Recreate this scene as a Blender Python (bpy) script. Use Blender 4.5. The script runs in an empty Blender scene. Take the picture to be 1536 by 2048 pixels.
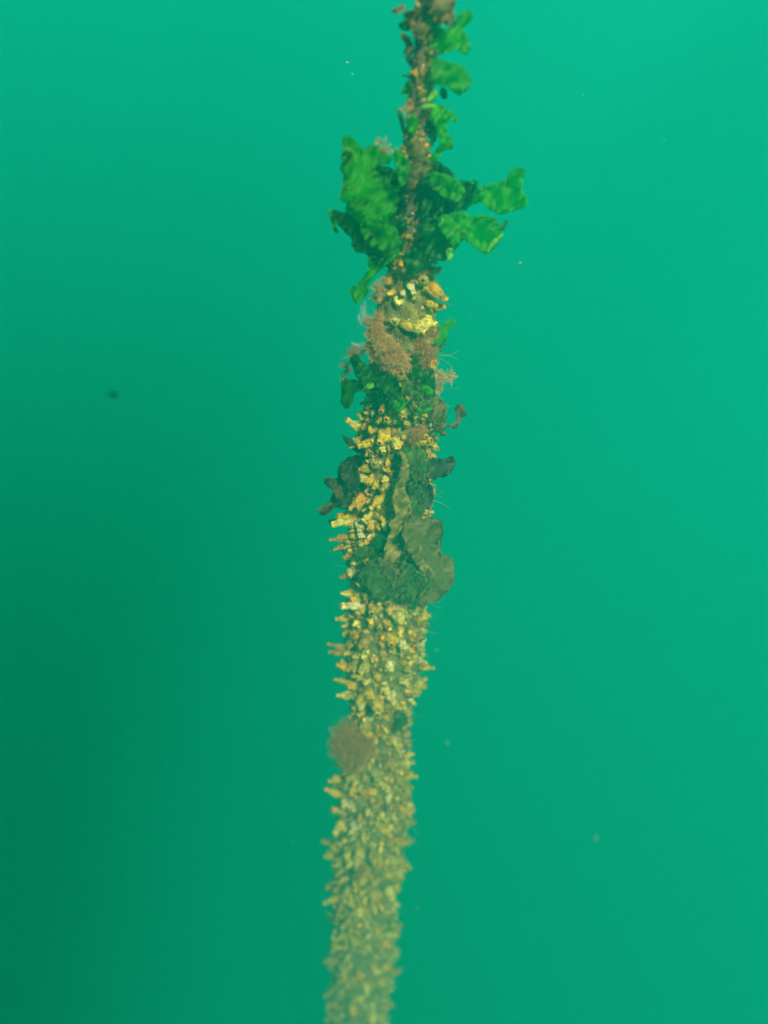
import bpy, bmesh, math, random
from mathutils import Vector, Matrix, Quaternion, noise
from mathutils.geometry import delaunay_2d_cdt

# ------------------------------------------------------------------ camera
sc = bpy.context.scene
COL = sc.collection
PITCH, VFOV, D = math.radians(-40.0), math.radians(52.0), 0.95   # D: metres to the rope
cam = bpy.data.objects.new('camera', bpy.data.cameras.new('camera'))
COL.objects.link(cam)
cam.data.sensor_fit = 'VERTICAL'
cam.data.angle = VFOV
cam.data.clip_start, cam.data.clip_end = 0.01, 400.0
cam.location = (0, 0, 0)
cam.rotation_euler = (math.pi / 2 + PITCH, 0, 0)
cam.data.dof.use_dof = True
cam.data.dof.focus_distance = 1.13
cam.data.dof.aperture_fstop = 1.6
sc.camera = cam

# ------------------------------------------------------------------ sky, sun, exposure
SUN_EL, SUN_AZ = math.radians(50), math.radians(157)   # azimuth clockwise from +Y
world = bpy.data.worlds.new('World')
sc.world = world
world.use_nodes = True
wn = world.node_tree
sky = wn.nodes.new('ShaderNodeTexSky')
sky.sky_type = 'NISHITA'
sky.sun_disc = False
sky.sun_elevation, sky.sun_rotation = SUN_EL, SUN_AZ
wn.links.new(sky.outputs[0], wn.nodes['Background'].inputs[0])
wn.nodes['Background'].inputs[1].default_value = 0.06
sun = bpy.data.objects.new('sun', bpy.data.lights.new('sun', 'SUN'))
COL.objects.link(sun)
sun.data.energy = 5.0
sun.data.angle = math.radians(7)      # spread by the rippled surface above
sun.data.color = (1.0, 0.96, 0.90)
sd = Vector((math.sin(SUN_AZ) * math.cos(SUN_EL), math.cos(SUN_AZ) * math.cos(SUN_EL), math.sin(SUN_EL)))
sun.rotation_euler = sd.to_track_quat('Z', 'Y').to_euler()
sc.view_settings.view_transform = 'Standard'
sc.view_settings.look = 'None'
sc.view_settings.exposure = 0.88
sc.view_settings.gamma = 1.0
sc.cycles.max_bounces = 12
sc.cycles.volume_bounces = 8
sc.cycles.diffuse_bounces = 3
sc.cycles.transparent_max_bounces = 8
sc.cycles.use_denoising = True

WATER_TOP, WATER_BOTTOM, WATER_HALF = 0.58, -24.0, 38.0
WATER_COLOR, WATER_ABS, WATER_DENSITY, WATER_G = (0.010, 0.75, 0.57), (0.03, 0.0, 0.0), 0.36, 0.2
DOCK = (-7.5, 0.33, -6.5, 0.13)      # x0, x1, y0, y1 of the dock the rope hangs beside

random.seed(7)
rnd = random.Random(11)

# ------------------------------------------------------------------ pixel <-> world
F_PX = 1024 / math.tan(VFOV / 2)
FW = Vector((0, math.cos(PITCH), math.sin(PITCH)))
UP = Vector((0, -math.sin(PITCH), math.cos(PITCH)))
RT = Vector((1, 0, 0))
def ray(px, py):
    return FW + RT * ((px - 768) / F_PX) + UP * ((1024 - py) / F_PX)
def at(px, py, y=D):
    d = ray(px, py)
    return d * (y / d.y)
def depth(p):
    return p.dot(FW)
def px_size(px, p):
    return px * depth(p) / F_PX

# ------------------------------------------------------------------ helpers
def lerp(a, b, t): return a + (b - a) * t
def clamp(v, a, b): return max(a, min(b, v))
def link_mesh(name, me, mat=None, parent=None, loc=None):
    o = bpy.data.objects.new(name, me)
    COL.objects.link(o)
    if mat and not me.materials: me.materials.append(mat)
    if parent: o.parent = parent
    if loc is not None: o.location = loc
    return o
def mesh(name, verts, faces, smooth=True):
    me = bpy.data.meshes.new(name)
    me.from_pydata(verts, [], faces)
    if smooth: me.polygons.foreach_set('use_smooth', [True] * len(me.polygons))
    me.update()
    return me
def empty(name, loc):
    o = bpy.data.objects.new(name, None)
    o.empty_display_size = 0.02
    COL.objects.link(o)
    o.location = loc
    return o
def tag(o, label, cat, group=None, kind=None):
    o['label'] = label
    o['category'] = cat
    if group: o['group'] = group
    if kind: o['kind'] = kind
    return o
def fbm(p, s, o=4):
    return noise.fractal(p * s, 1.0, 2.0, o)

# ------------------------------------------------------------------ materials
def new_mat(name):
    m = bpy.data.materials.new(name)
    m.use_nodes = True
    nt = m.node_tree
    return m, nt, nt.nodes['Principled BSDF'], nt.nodes['Material Output']
def N(nt, t, **kw):
    n = nt.nodes.new(t)
    for k, v in kw.items(): setattr(n, k, v)
    return n
def noise_node(nt, scale, detail=4, rough=0.6, coord='Object'):
    tc = N(nt, 'ShaderNodeTexCoord')
    t = N(nt, 'ShaderNodeTexNoise')
    t.inputs['Scale'].default_value = scale
    t.inputs['Detail'].default_value = detail
    t.inputs['Roughness'].default_value = rough
    nt.links.new(tc.outputs[coord], t.inputs['Vector'])
    return t
def ramp(nt, src, stops):
    r = N(nt, 'ShaderNodeValToRGB')
    e = r.color_ramp.elements
    while len(e) < len(stops): e.new(0.5)
    for i, (p, c) in enumerate(stops):
        e[i].position = p
        e[i].color = (*c, 1)
    nt.links.new(src, r.inputs[0])
    return r
def bump(nt, src, bsdf, strength, dist):
    b = N(nt, 'ShaderNodeBump')
    b.inputs['Strength'].default_value = strength
    b.inputs['Distance'].default_value = dist
    nt.links.new(src, b.inputs['Height'])
    nt.links.new(b.outputs[0], bsdf.inputs['Normal'])
def mix_rgb(nt, fac, a, b, mode='MIX'):
    m = N(nt, 'ShaderNodeMix', data_type='RGBA', blend_type=mode)
    for sock, v in ((m.inputs[0], fac), (m.inputs[6], a), (m.inputs[7], b)):
        if isinstance(v, (int, float)): sock.default_value = v
        elif isinstance(v, tuple): sock.default_value = (*v, 1)
        else: nt.links.new(v, sock)
    return m.outputs[2]

def mat_mat():
    m, nt, b, out = new_mat('encrusting_mat')
    n1 = noise_node(nt, 55, 6, 0.7)
    r = ramp(nt, n1.outputs[0], [(0.30, (0.045, 0.036, 0.010)), (0.44, (0.20, 0.165, 0.025)), (0.57, (0.37, 0.32, 0.045)), (0.68, (0.55, 0.50, 0.10))])
    n2 = noise_node(nt, 14, 3, 0.5)
    r2 = ramp(nt, n2.outputs[0], [(0.42, (0, 0, 0)), (0.62, (1, 1, 1))])
    c = mix_rgb(nt, r2.outputs[0], r.outputs[0], mix_rgb(nt, 0.5, r.outputs[0], (0.19, 0.21, 0.05)))
    nt.links.new(c, b.inputs['Base Color'])
    b.inputs['Roughness'].default_value = 0.75
    n3 = noise_node(nt, 260, 4, 0.7)
    bump(nt, n3.outputs[0], b, 1.0, 0.006)
    return m
def mat_squirt(name, attr=False):
    m, nt, b, out = new_mat(name)
    if attr:
        a = N(nt, 'ShaderNodeAttribute', attribute_name='tint')
        base = a.outputs['Color']
        n1 = noise_node(nt, 160, 4, 0.65)
    else:
        a = N(nt, 'ShaderNodeObjectInfo')
        base = a.outputs['Color']
        n1 = noise_node(nt, 3.2, 5, 0.65)
    r = ramp(nt, n1.outputs[0], [(0.38, (0.30, 0.26, 0.20)), (0.52, (0.9, 0.88, 0.8)), (0.7, (1.25, 1.2, 1.1))])
    c = mix_rgb(nt, 1.0, base, r.outputs[0], 'MULTIPLY')
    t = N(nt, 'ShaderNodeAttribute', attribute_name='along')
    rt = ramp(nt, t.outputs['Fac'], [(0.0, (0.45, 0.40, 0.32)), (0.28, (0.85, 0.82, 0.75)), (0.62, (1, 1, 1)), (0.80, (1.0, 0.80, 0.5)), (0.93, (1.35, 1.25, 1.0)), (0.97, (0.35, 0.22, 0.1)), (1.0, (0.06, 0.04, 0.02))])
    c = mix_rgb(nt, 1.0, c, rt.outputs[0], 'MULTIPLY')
    nt.links.new(c, b.inputs['Base Color'])
    b.inputs['Roughness'].default_value = 0.3
    b.inputs['IOR'].default_value = 1.36
    bump(nt, n1.outputs[0], b, 0.5, 0.15 if not attr else 0.003)
    return m
def mat_blade(name, dark, light, trans, fac=0.45, rough=0.33, scale=40, clear=0.0):
    m, nt, b, out = new_mat(name)
    n1 = noise_node(nt, scale, 5, 0.6)
    r = ramp(nt, n1.outputs[0], [(0.35, dark), (0.66, light)])
    nt.links.new(r.outputs[0], b.inputs['Base Color'])
    b.inputs['Roughness'].default_value = rough
    b.inputs['IOR'].default_value = 1.38
    n2 = noise_node(nt, 170, 4, 0.6)
    bump(nt, n2.outputs[0], b, 0.45, 0.002)
    tr = N(nt, 'ShaderNodeBsdfTranslucent')
    tr.inputs[0].default_value = (*trans, 1)
    mx = N(nt, 'ShaderNodeMixShader')
    mx.inputs[0].default_value = fac
    nt.links.new(b.outputs[0], mx.inputs[1])
    nt.links.new(tr.outputs[0], mx.inputs[2])
    res = mx.outputs[0]
    if clear:
        tp = N(nt, 'ShaderNodeBsdfTransparent')
        tp.inputs[0].default_value = (0.45, 0.95, 0.35, 1)
        m2 = N(nt, 'ShaderNodeMixShader')
        m2.inputs[0].default_value = clear
        nt.links.new(res, m2.inputs[1])
        nt.links.new(tp.outputs[0], m2.inputs[2])
        res = m2.outputs[0]
    nt.links.new(res, out.inputs['Surface'])
    return m
def mat_plain(name, a, b_, rough=0.8, scale=60):
    m, nt, b, out = new_mat(name)
    n1 = noise_node(nt, scale, 4, 0.6)
    r = ramp(nt, n1.outputs[0], [(0.35, a), (0.65, b_)])
    nt.links.new(r.outputs[0], b.inputs['Base Color'])
    b.inputs['Roughness'].default_value = rough
    return m

M = {}
M['mat'] = mat_mat()
M['squirt'] = mat_squirt('sea_squirt_tunic')
M['squirts'] = mat_squirt('sea_squirt_tunic_small', True)
M['green'] = mat_blade('green_blade', (0.06, 0.30, 0.015), (0.11, 0.44, 0.025), (0.20, 0.95, 0.03), 0.62, clear=0.22)
M['bright'] = mat_blade('bright_green_blade', (0.14, 0.48, 0.03), (0.30, 0.75, 0.06), (0.35, 0.90, 0.06), 0.45)
M['dark'] = mat_blade('dark_green_blade', (0.015, 0.11, 0.012), (0.035, 0.19, 0.02), (0.08, 0.50, 0.03), 0.5, clear=0.12)
M['silt'] = mat_blade('silty_blade', (0.21, 0.20, 0.03), (0.42, 0.38, 0.07), (0.3, 0.3, 0.05), 0.25, 0.8, 70)
M['olive'] = mat_blade('olive_blade', (0.085, 0.085, 0.02), (0.24, 0.22, 0.05), (0.24, 0.26, 0.05), 0.35, 0.6)
M['brown'] = mat_blade('brown_blade', (0.09, 0.075, 0.02), (0.26, 0.20, 0.06), (0.28, 0.22, 0.05), 0.35, 0.55)
M['leaf'] = mat_blade('light_green_blade', (0.06, 0.28, 0.03), (0.10, 0.40, 0.04), (0.14, 0.85, 0.05), 0.6, clear=0.3)
M['moss'] = mat_blade('mossy_blade', (0.03, 0.11, 0.015), (0.10, 0.25, 0.035), (0.09, 0.42, 0.03), 0.42, 0.35)
M['murk'] = mat_blade('murky_blade', (0.02, 0.035, 0.018), (0.08, 0.085, 0.04), (0.06, 0.10, 0.04), 0.3, 0.5)
M['red'] = mat_plain('red_filament', (0.48, 0.25, 0.07), (0.66, 0.40, 0.13), 0.9)
M['reddark'] = mat_plain('dark_red_filament', (0.33, 0.14, 0.03), (0.50, 0.25, 0.06), 0.9)
M['fuzz'] = mat_plain('fuzz', (0.13, 0.11, 0.03), (0.34, 0.29, 0.09), 0.9, 25)
M['siltfuzz'] = mat_plain('silt_fuzz', (0.17, 0.16, 0.03), (0.32, 0.30, 0.06), 0.9, 25)
M['hydroid'] = mat_plain('hydroid', (0.55, 0.6, 0.6), (0.75, 0.8, 0.8), 0.7)
M['grain'] = mat_plain('shell_grain', (0.5, 0.48, 0.4), (0.8, 0.8, 0.75), 0.35)
M['rope'] = mat_plain('rope_fibre', (0.06, 0.055, 0.04), (0.17, 0.15, 0.11), 0.85, 90)
M['speck'] = mat_plain('dark_speck', (0.01, 0.012, 0.012), (0.03, 0.03, 0.03), 0.8)
M['snow'] = mat_plain('drift_particle', (0.3, 0.4, 0.33), (0.45, 0.6, 0.5), 0.8)
M['wood'] = mat_plain('weathered_wood', (0.18, 0.15, 0.12), (0.34, 0.30, 0.25), 0.8, 6)
M['float'] = mat_plain('float_plastic', (0.05, 0.05, 0.055), (0.09, 0.09, 0.1), 0.5, 6)

# ------------------------------------------------------------------ the water
def box(name, lo, hi, mat, parent=None):
    bm = bmesh.new()
    bmesh.ops.create_cube(bm, size=1)
    for v in bm.verts:
        v.co = Vector([lo[i] if v.co[i] < 0 else hi[i] for i in range(3)])
    me = bpy.data.meshes.new(name)
    bm.to_mesh(me); bm.free()
    return link_mesh(name, me, mat, parent)
wm = bpy.data.materials.new('sea_water')
wm.use_nodes = True
wt = wm.node_tree
wt.nodes.clear()
wo = wt.nodes.new('ShaderNodeOutputMaterial')
pv = wt.nodes.new('ShaderNodeVolumePrincipled')
pv.inputs['Color'].default_value = (*WATER_COLOR, 1)
pv.inputs['Absorption Color'].default_value = (*WATER_ABS, 1)
pv.inputs['Density'].default_value = WATER_DENSITY
pv.inputs['Anisotropy'].default_value = WATER_G
wt.links.new(pv.outputs[0], wo.inputs['Volume'])
H = WATER_HALF
water = box('water', (-H, -H, WATER_BOTTOM), (H, H, WATER_TOP), wm)
water['kind'] = 'structure'
water['label'] = 'murky green sea water filling the whole view'

# the floating dock overhead, out of the picture, whose shadow lies in the water below
dock = empty('floating_dock', ((DOCK[0] + DOCK[1]) / 2, (DOCK[2] + DOCK[3]) / 2, WATER_TOP + 0.05))
tag(dock, 'weathered timber floating dock overhead shading the water', 'dock')
def dbox(name, lo, hi, mat):
    c = dock.location
    return box(name, [lo[i] - c[i] for i in range(3)], [hi[i] - c[i] for i in range(3)], mat, dock)
yy = DOCK[2]
while yy < DOCK[3] - 0.01:
    dbox('plank', (DOCK[0], yy, WATER_TOP + 0.36), (DOCK[1], min(yy + 0.243, DOCK[3]), WATER_TOP + 0.40), M['wood'])
    yy += 0.25
for k in range(3):
    y0 = lerp(DOCK[2], DOCK[3] - 1.5, k / 2)
    dbox('float', (DOCK[0], y0, WATER_TOP + 0.02), (DOCK[1] - 0.02, y0 + 1.48, WATER_TOP + 0.355), M['float'])

# unseen boat shape, added to shade the water in the upper right corner
boat = empty('added_shade_boat', (2.85, 3.0, WATER_TOP + 0.03))
boat.rotation_euler.z = math.radians(-30)
tag(boat, 'unseen added boat shape overhead that shades the upper right water', 'added boat shape')
hv, hf = [], []
for i in range(13):
    t = i / 12
    half = 0.62 * (1 - abs(2 * t - 0.9) ** 2.6 * 0.85) if t > 0.45 else 0.62 * (1 - (0.9 - 2 * t) ** 2 * 0.25)
    half = max(half, 0.03)
    rise = 0.12 * max(0, t - 0.6) ** 1.5 * 4
    for k in range(9):
        a = -math.pi / 2 + math.pi * k / 8
        hv.append(Vector((math.sin(a) * half, -1.7 + 3.4 * t, (1 - math.cos(a) ** 0.6) * 0.45 + rise)))
for i in range(12):
    for k in range(8):
        hf.append((i * 9 + k, i * 9 + k + 1, (i + 1) * 9 + k + 1, (i + 1) * 9 + k))
hf.append(tuple(range(9)))
ho = link_mesh('hull', mesh('hull', hv, hf), M['wood'], boat)
ho.modifiers.new('planking', 'SOLIDIFY').thickness = 0.02
for yy in (-0.7, 0.3):
    box('thwart', (-0.5, yy, 0.30), (0.5, yy + 0.24, 0.33), M['wood'], boat)

# ------------------------------------------------------------------ the rope's shape
#  py, left, right edge of the encrusted body in the picture
PROFILE = [(-500, 868, 902), (-200, 858, 890), (0, 838, 876), (60, 834, 868), (130, 830, 864), (200, 823, 855), (260, 815, 850), (310, 808, 850), (360, 810, 842),
           (400, 811, 836), (450, 806, 838), (500, 796, 848), (535, 778, 866), (560, 766, 872), (600, 757, 876), (650, 748, 874),
           (700, 738, 874), (750, 730, 874), (800, 726, 872), (850, 722, 868), (900, 722, 866), (950, 718, 864), (1000, 706, 864), (1050, 698, 862),
           (1100, 694, 862), (1150, 692, 856), (1200, 692, 850), (1250, 692, 846), (1300, 690, 844), (1350, 692, 838), (1400, 704, 822),
           (1440, 714, 814), (1480, 704, 816), (1550, 676, 820), (1600, 672, 820), (1700, 668, 812), (1800, 664, 794),
           (1900, 662, 788), (2048, 660, 774), (2300, 655, 750), (2700, 650, 730)]
KEYS = []
for py, l, r in PROFILE:
    p = at((l + r) / 2, py)
    KEYS.append((p.z, p.x, px_size((r - l) / 2, p)))
KEYS.sort()
def core(z):
    if z <= KEYS[0][0]: return KEYS[0][1], KEYS[0][2]
    for (z0, x0, r0), (z1, x1, r1) in zip(KEYS, KEYS[1:]):
        if z <= z1:
            t = (z - z0) / (z1 - z0)
            t = t * t * (3 - 2 * t)
            return lerp(x0, x1, t), lerp(r0, r1, t)
    return KEYS[-1][1], KEYS[-1][2]
def lump(z, a):
    x, r = core(z)
    p = Vector((math.sin(a) * r, -math.cos(a) * r, z))
    n = fbm(p, 26, 3) * 0.5 + fbm(p + Vector((3, 5, 7)), 80, 4) * 0.5
    return r * (0.91 + 0.22 * clamp(n, -1, 1)) if r > 0.02 else r * (1.0 + 0.42 * clamp(n, -1, 1))
def surf(z, a, extra=0.0):
    x, r = core(z)
    rr = lump(z, a) + extra
    return Vector((x + math.sin(a) * rr, D - math.cos(a) * rr, z))
def surf_px(px, py):
    """The point of the encrusted surface seen at a pixel, and its angle round the rope."""
    p = at(px, py)
    y = D
    a = 0
    for _ in range(6):
        x, r = core(p.z)
        s = clamp((p.x - x) / max(r, 1e-4), -0.97, 0.97)
        a = math.asin(s)
        y = D - r * 0.95 * math.cos(a)
        p = at(px, py, y)
    return p, a
Z_LO, Z_HI = KEYS[0][0], KEYS[-1][0]
ROPE_TOP = WATER_TOP - 0.03

rope = empty('mooring_rope', (core(Z_LO)[0], D, Z_LO))
tag(rope, 'hanging mooring rope thickly encrusted with brown growth, running top to bottom', 'rope')
def in_rope(verts):
    o = rope.location
    return [v - o for v in verts]
zs = []
z = Z_LO
while z < ROPE_TOP:
    zs.append(z)
    z += 0.0040
NA = 88
verts, faces = [], []
for z in zs:
    for k in range(NA):
        verts.append(surf(z, 2 * math.pi * k / NA))
for i in range(len(zs) - 1):
    for k in range(NA):
        k2 = (k + 1) % NA
        faces.append((i * NA + k, i * NA + k2, (i + 1) * NA + k2, (i + 1) * NA + k))
verts += [Vector((core(zs[0])[0], D, zs[0])), Vector((core(zs[-1])[0], D, zs[-1]))]
for k in range(NA):
    k2 = (k + 1) % NA
    faces.append((len(verts) - 2, k2, k))
    b0 = (len(zs) - 1) * NA
    faces.append((len(verts) - 1, b0 + k, b0 + k2))
link_mesh('encrusting_growth', mesh('encrusting_growth', in_rope(verts), faces), M['mat'], rope)
def tube_mesh(name, pts, rad, n=8):
    vs, fs = [], []
    for i, p in enumerate(pts):
        d = (pts[min(i + 1, len(pts) - 1)] - pts[max(i - 1, 0)]).normalized()
        u = d.orthogonal().normalized()
        v = d.cross(u)
        r = rad[i] if isinstance(rad, list) else rad
        for k in range(n):
            a = 2 * math.pi * k / n
            vs.append(p + (u * math.cos(a) + v * math.sin(a)) * r)
    for i in range(len(pts) - 1):
        for k in range(n):
            k2 = (k + 1) % n
            fs.append((i * n + k, i * n + k2, (i + 1) * n + k2, (i + 1) * n + k))
    return mesh(name, vs, fs)
# the three rope strands, bare where the growth is thin
zt = at(820, 545).z
for s in range(3):
    pts = []
    z = zt - 0.05
    while z < ROPE_TOP:
        x, r = core(z)
        a = z * 75 + s * 2.094
        pts.append(Vector((x + math.cos(a) * 0.0042, D + math.sin(a) * 0.0042, z)) - rope.location)
        z += 0.004
    link_mesh('strand', tube_mesh('strand', pts, 0.0048, 8), M['rope'], rope)

# ------------------------------------------------------------------ filaments
def strands_mesh(name, items, n=3):
    """items: list of (points, root radius); one mesh of tapering hairs."""
    vs, fs = [], []
    for pts, r0 in items:
        b = len(vs)
        m = len(pts)
        for i, p in enumerate(pts):
            d = pts[min(i + 1, m - 1)] - pts[max(i - 1, 0)]
            if d.length < 1e-9: d = Vector((0, 0, 1))
            d.normalize()
            u = d.orthogonal().normalized()
            v = d.cross(u)
            r = r0 * (1 - 0.6 * i / (m - 1))
            for k in range(n):
                a = 2 * math.pi * k / n
                vs.append(p + (u * math.cos(a) + v * math.sin(a)) * r)
        for i in range(m - 1):
            for k in range(n):
                k2 = (k + 1) % n
                fs.append((b + i * n + k, b + i * n + k2, b + (i + 1) * n + k2, b + (i + 1) * n + k))
    return mesh(name, vs, fs)
def rvec(r=rnd):
    while True:
        v = Vector((r.uniform(-1, 1), r.uniform(-1, 1), r.uniform(-1, 1)))
        if 0.05 < v.length < 1: return v.normalized()
def curl(p, d, length, seg, wob, r=rnd):
    pts = [p.copy()]
    d = d.normalized()
    for _ in range(seg):
        d = (d + rvec(r) * wob).normalized()
        p = p + d * (length / seg)
        pts.append(p)
    return pts

# short turf of detritus and hydroids over the growth
items = []
for _ in range(6500):
    z = rnd.uniform(at(820, 560).z, Z_LO + 0.3) if rnd.random() > 0.12 else rnd.uniform(at(820, 560).z, at(850, 0).z)
    a = rnd.uniform(-2.2, 2.2)
    p = surf(z, a, -0.001)
    nrm = Vector((math.sin(a), -math.cos(a), rnd.uniform(-0.8, 0.8)))
    items.append((curl(p - rope.location, nrm, rnd.uniform(0.003, 0.009), 3, 0.6), rnd.uniform(0.0002, 0.00045)))
for _ in range(260):
    z = at(760, rnd.uniform(540, 2060)).z
    a = rnd.choice((-1, 1)) * rnd.uniform(0.2, 1.7)
    items.append((curl(surf(z, a) - rope.location, Vector((math.sin(a), -math.cos(a) * .6, rnd.uniform(-0.9, 0.5))), rnd.uniform(0.014, 0.032), 6, 0.35), rnd.uniform(0.00018, 0.0003)))
o = link_mesh('turf', strands_mesh('turf', items), M['fuzz'], rope)
o['kind'] = 'stuff'
# shell grit and tiny barnacles
bmg = bmesh.new()
for _ in range(1500):
    z = rnd.uniform(Z_LO + 0.3, at(850, 0).z)
    a = rnd.uniform(-2.0, 2.0)
    p = surf(z, a) - rope.location
    s = rnd.uniform(0.0006, 0.0014) * (1.6 if rnd.random() < 0.1 else 1)
    bmesh.ops.create_icosphere(bmg, subdivisions=1, radius=s, matrix=Matrix.Translation(p) @ Matrix.Diagonal((1, rnd.uniform(0.6, 1.2), rnd.uniform(0.6, 1.4), 1)))
mg = bpy.data.meshes.new('shell_grit')
bmg.to_mesh(mg); bmg.free()
o = link_mesh('shell_grit', mg, M['grain'], rope)
o['kind'] = 'stuff'

# ------------------------------------------------------------------ sea squirts
def squirt_geo(r, rings=13, seg=14, wrinkle=0.06):
    """A vase-shaped body with an open mouth siphon at its tip and a second siphon on one side: one continuous surface, z 0..1, about 1 wide."""
    bend = Vector((r.uniform(-0.35, 0.35), r.uniform(-0.2, 0.2), 0))
    fat = r.uniform(0.30, 0.62)
    neck = r.uniform(0.17, 0.25)
    prof = []
    for i in range(rings):
        t = i / (rings - 1)
        if t < 0.82:
            u = t / 0.82
            body = 0.30 + 0.20 * math.sin(math.pi * clamp(u / (2 * fat), 0, 1)) if u < fat else lerp(0.50, neck, ((u - fat) / (1 - fat)) ** 1.25)
        else:
            body = neck * (1 + 0.25 * math.sin((t - 0.82) / 0.18 * math.pi))
        prof.append((t, body))
    hole = [(1.012, neck * 0.98), (1.0, neck * 0.62), (0.93, neck * 0.45), (0.86, neck * 0.2)]
    sa, sh, sr, sl = r.uniform(0, 6.28), r.uniform(0.48, 0.68), r.uniform(0.45, 0.6), r.uniform(0.22, 0.36)
    off = Vector((r.uniform(0, 50), r.uniform(0, 50), r.uniform(0, 50)))
    vs, fs, along = [], [], []
    allr = [(t, b, t * 0.93) for t, b in prof] + [(hole[0][0], hole[0][1], 0.94), (hole[1][0], hole[1][1], 0.97), (hole[2][0], hole[2][1], 0.99), (hole[3][0], hole[3][1], 1.0)]
    for idx, (t, b, al) in enumerate(allr):
        cx = bend * (t * t)
        for k in range(seg):
            a = 2 * math.pi * k / seg
            q = Vector((math.cos(a) * b, math.sin(a) * b, t))
            rr = 1.0
            if idx < rings:
                rr += wrinkle * 2.2 * noise.noise(q * 3.2 + off) + wrinkle * math.sin(a * 5 + off.x) * (0.4 + t)
            p = Vector((q.x * rr, q.y * rr, t)) + cx
            al2 = al
            if idx < rings:
                da = (a - sa + math.pi) % (2 * math.pi) - math.pi
                g = math.exp(-(da / sr) ** 2 - ((t - sh) / 0.11) ** 2)
                p += Vector((math.cos(sa), math.sin(sa), 0.55)) * (sl * g)
                if g > 0.8: al2 = lerp(al, 0.95, (g - 0.8) / 0.2)
            vs.append(p)
            along.append(al2)
    n = len(allr)
    for i in range(n - 1):
        for k in range(seg):
            k2 = (k + 1) % seg
            fs.append((i * seg + k, i * seg + k2, (i + 1) * seg + k2, (i + 1) * seg + k))
    vs.append(Vector((0, 0, -0.05))); along.append(0)
    vs.append(bend * 0.74 + Vector((0, 0, 0.84))); along.append(1)
    for k in range(seg):
        k2 = (k + 1) % seg
        fs.append((len(vs) - 2, k2, k))
        fs.append((len(vs) - 1, (n - 1) * seg + k, (n - 1) * seg + k2))
    return vs, fs, along
SQ = []
for i in range(14):
    vs, fs, al = squirt_geo(random.Random(100 + i), wrinkle=0.05 + 0.05 * (i % 3))
    me = mesh('sea_squirt', vs, fs)
    at_ = me.attributes.new('along', 'FLOAT', 'POINT')
    at_.data.foreach_set('value', al)
    me.materials.append(M['squirt'])
    SQ.append(me)
TINT = {'tan': (0.66, 0.56, 0.045), 'pale': (0.94, 0.92, 0.16), 'white': (0.94, 0.95, 0.38), 'orange': (0.86, 0.52, 0.02), 'amber': (0.84, 0.66, 0.03),
        'brown': (0.46, 0.34, 0.05), 'pink': (0.62, 0.44, 0.13), 'dull': (0.54, 0.53, 0.09)}
def orient(d, spin):
    q = d.to_track_quat('Z', 'Y')
    return q @ Quaternion((0, 0, 1), spin)
SQUIRT_PTS = []
def put_squirt(base, tip, w, tint, label, group='sea squirts crowding the rope', var=None):
    d = tip - base
    L = d.length
    o = bpy.data.objects.new('sea_squirt', SQ[rnd.randrange(len(SQ)) if var is None else var])
    COL.objects.link(o)
    o.location = base - d * 0.12
    o.rotation_mode = 'QUATERNION'
    o.rotation_quaternion = orient(d.normalized(), rnd.uniform(0, 6.28))
    o.scale = (w, w, L * 1.12)
    j = rnd.uniform(0.85, 1.12)
    o.color = (tint[0] * j, tint[1] * j, tint[2] * j, 1)
    tag(o, label, 'sea squirt', group)
    SQUIRT_PTS.append((base + d * 0.4, max(w, L * 0.5)))
    return o
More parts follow.
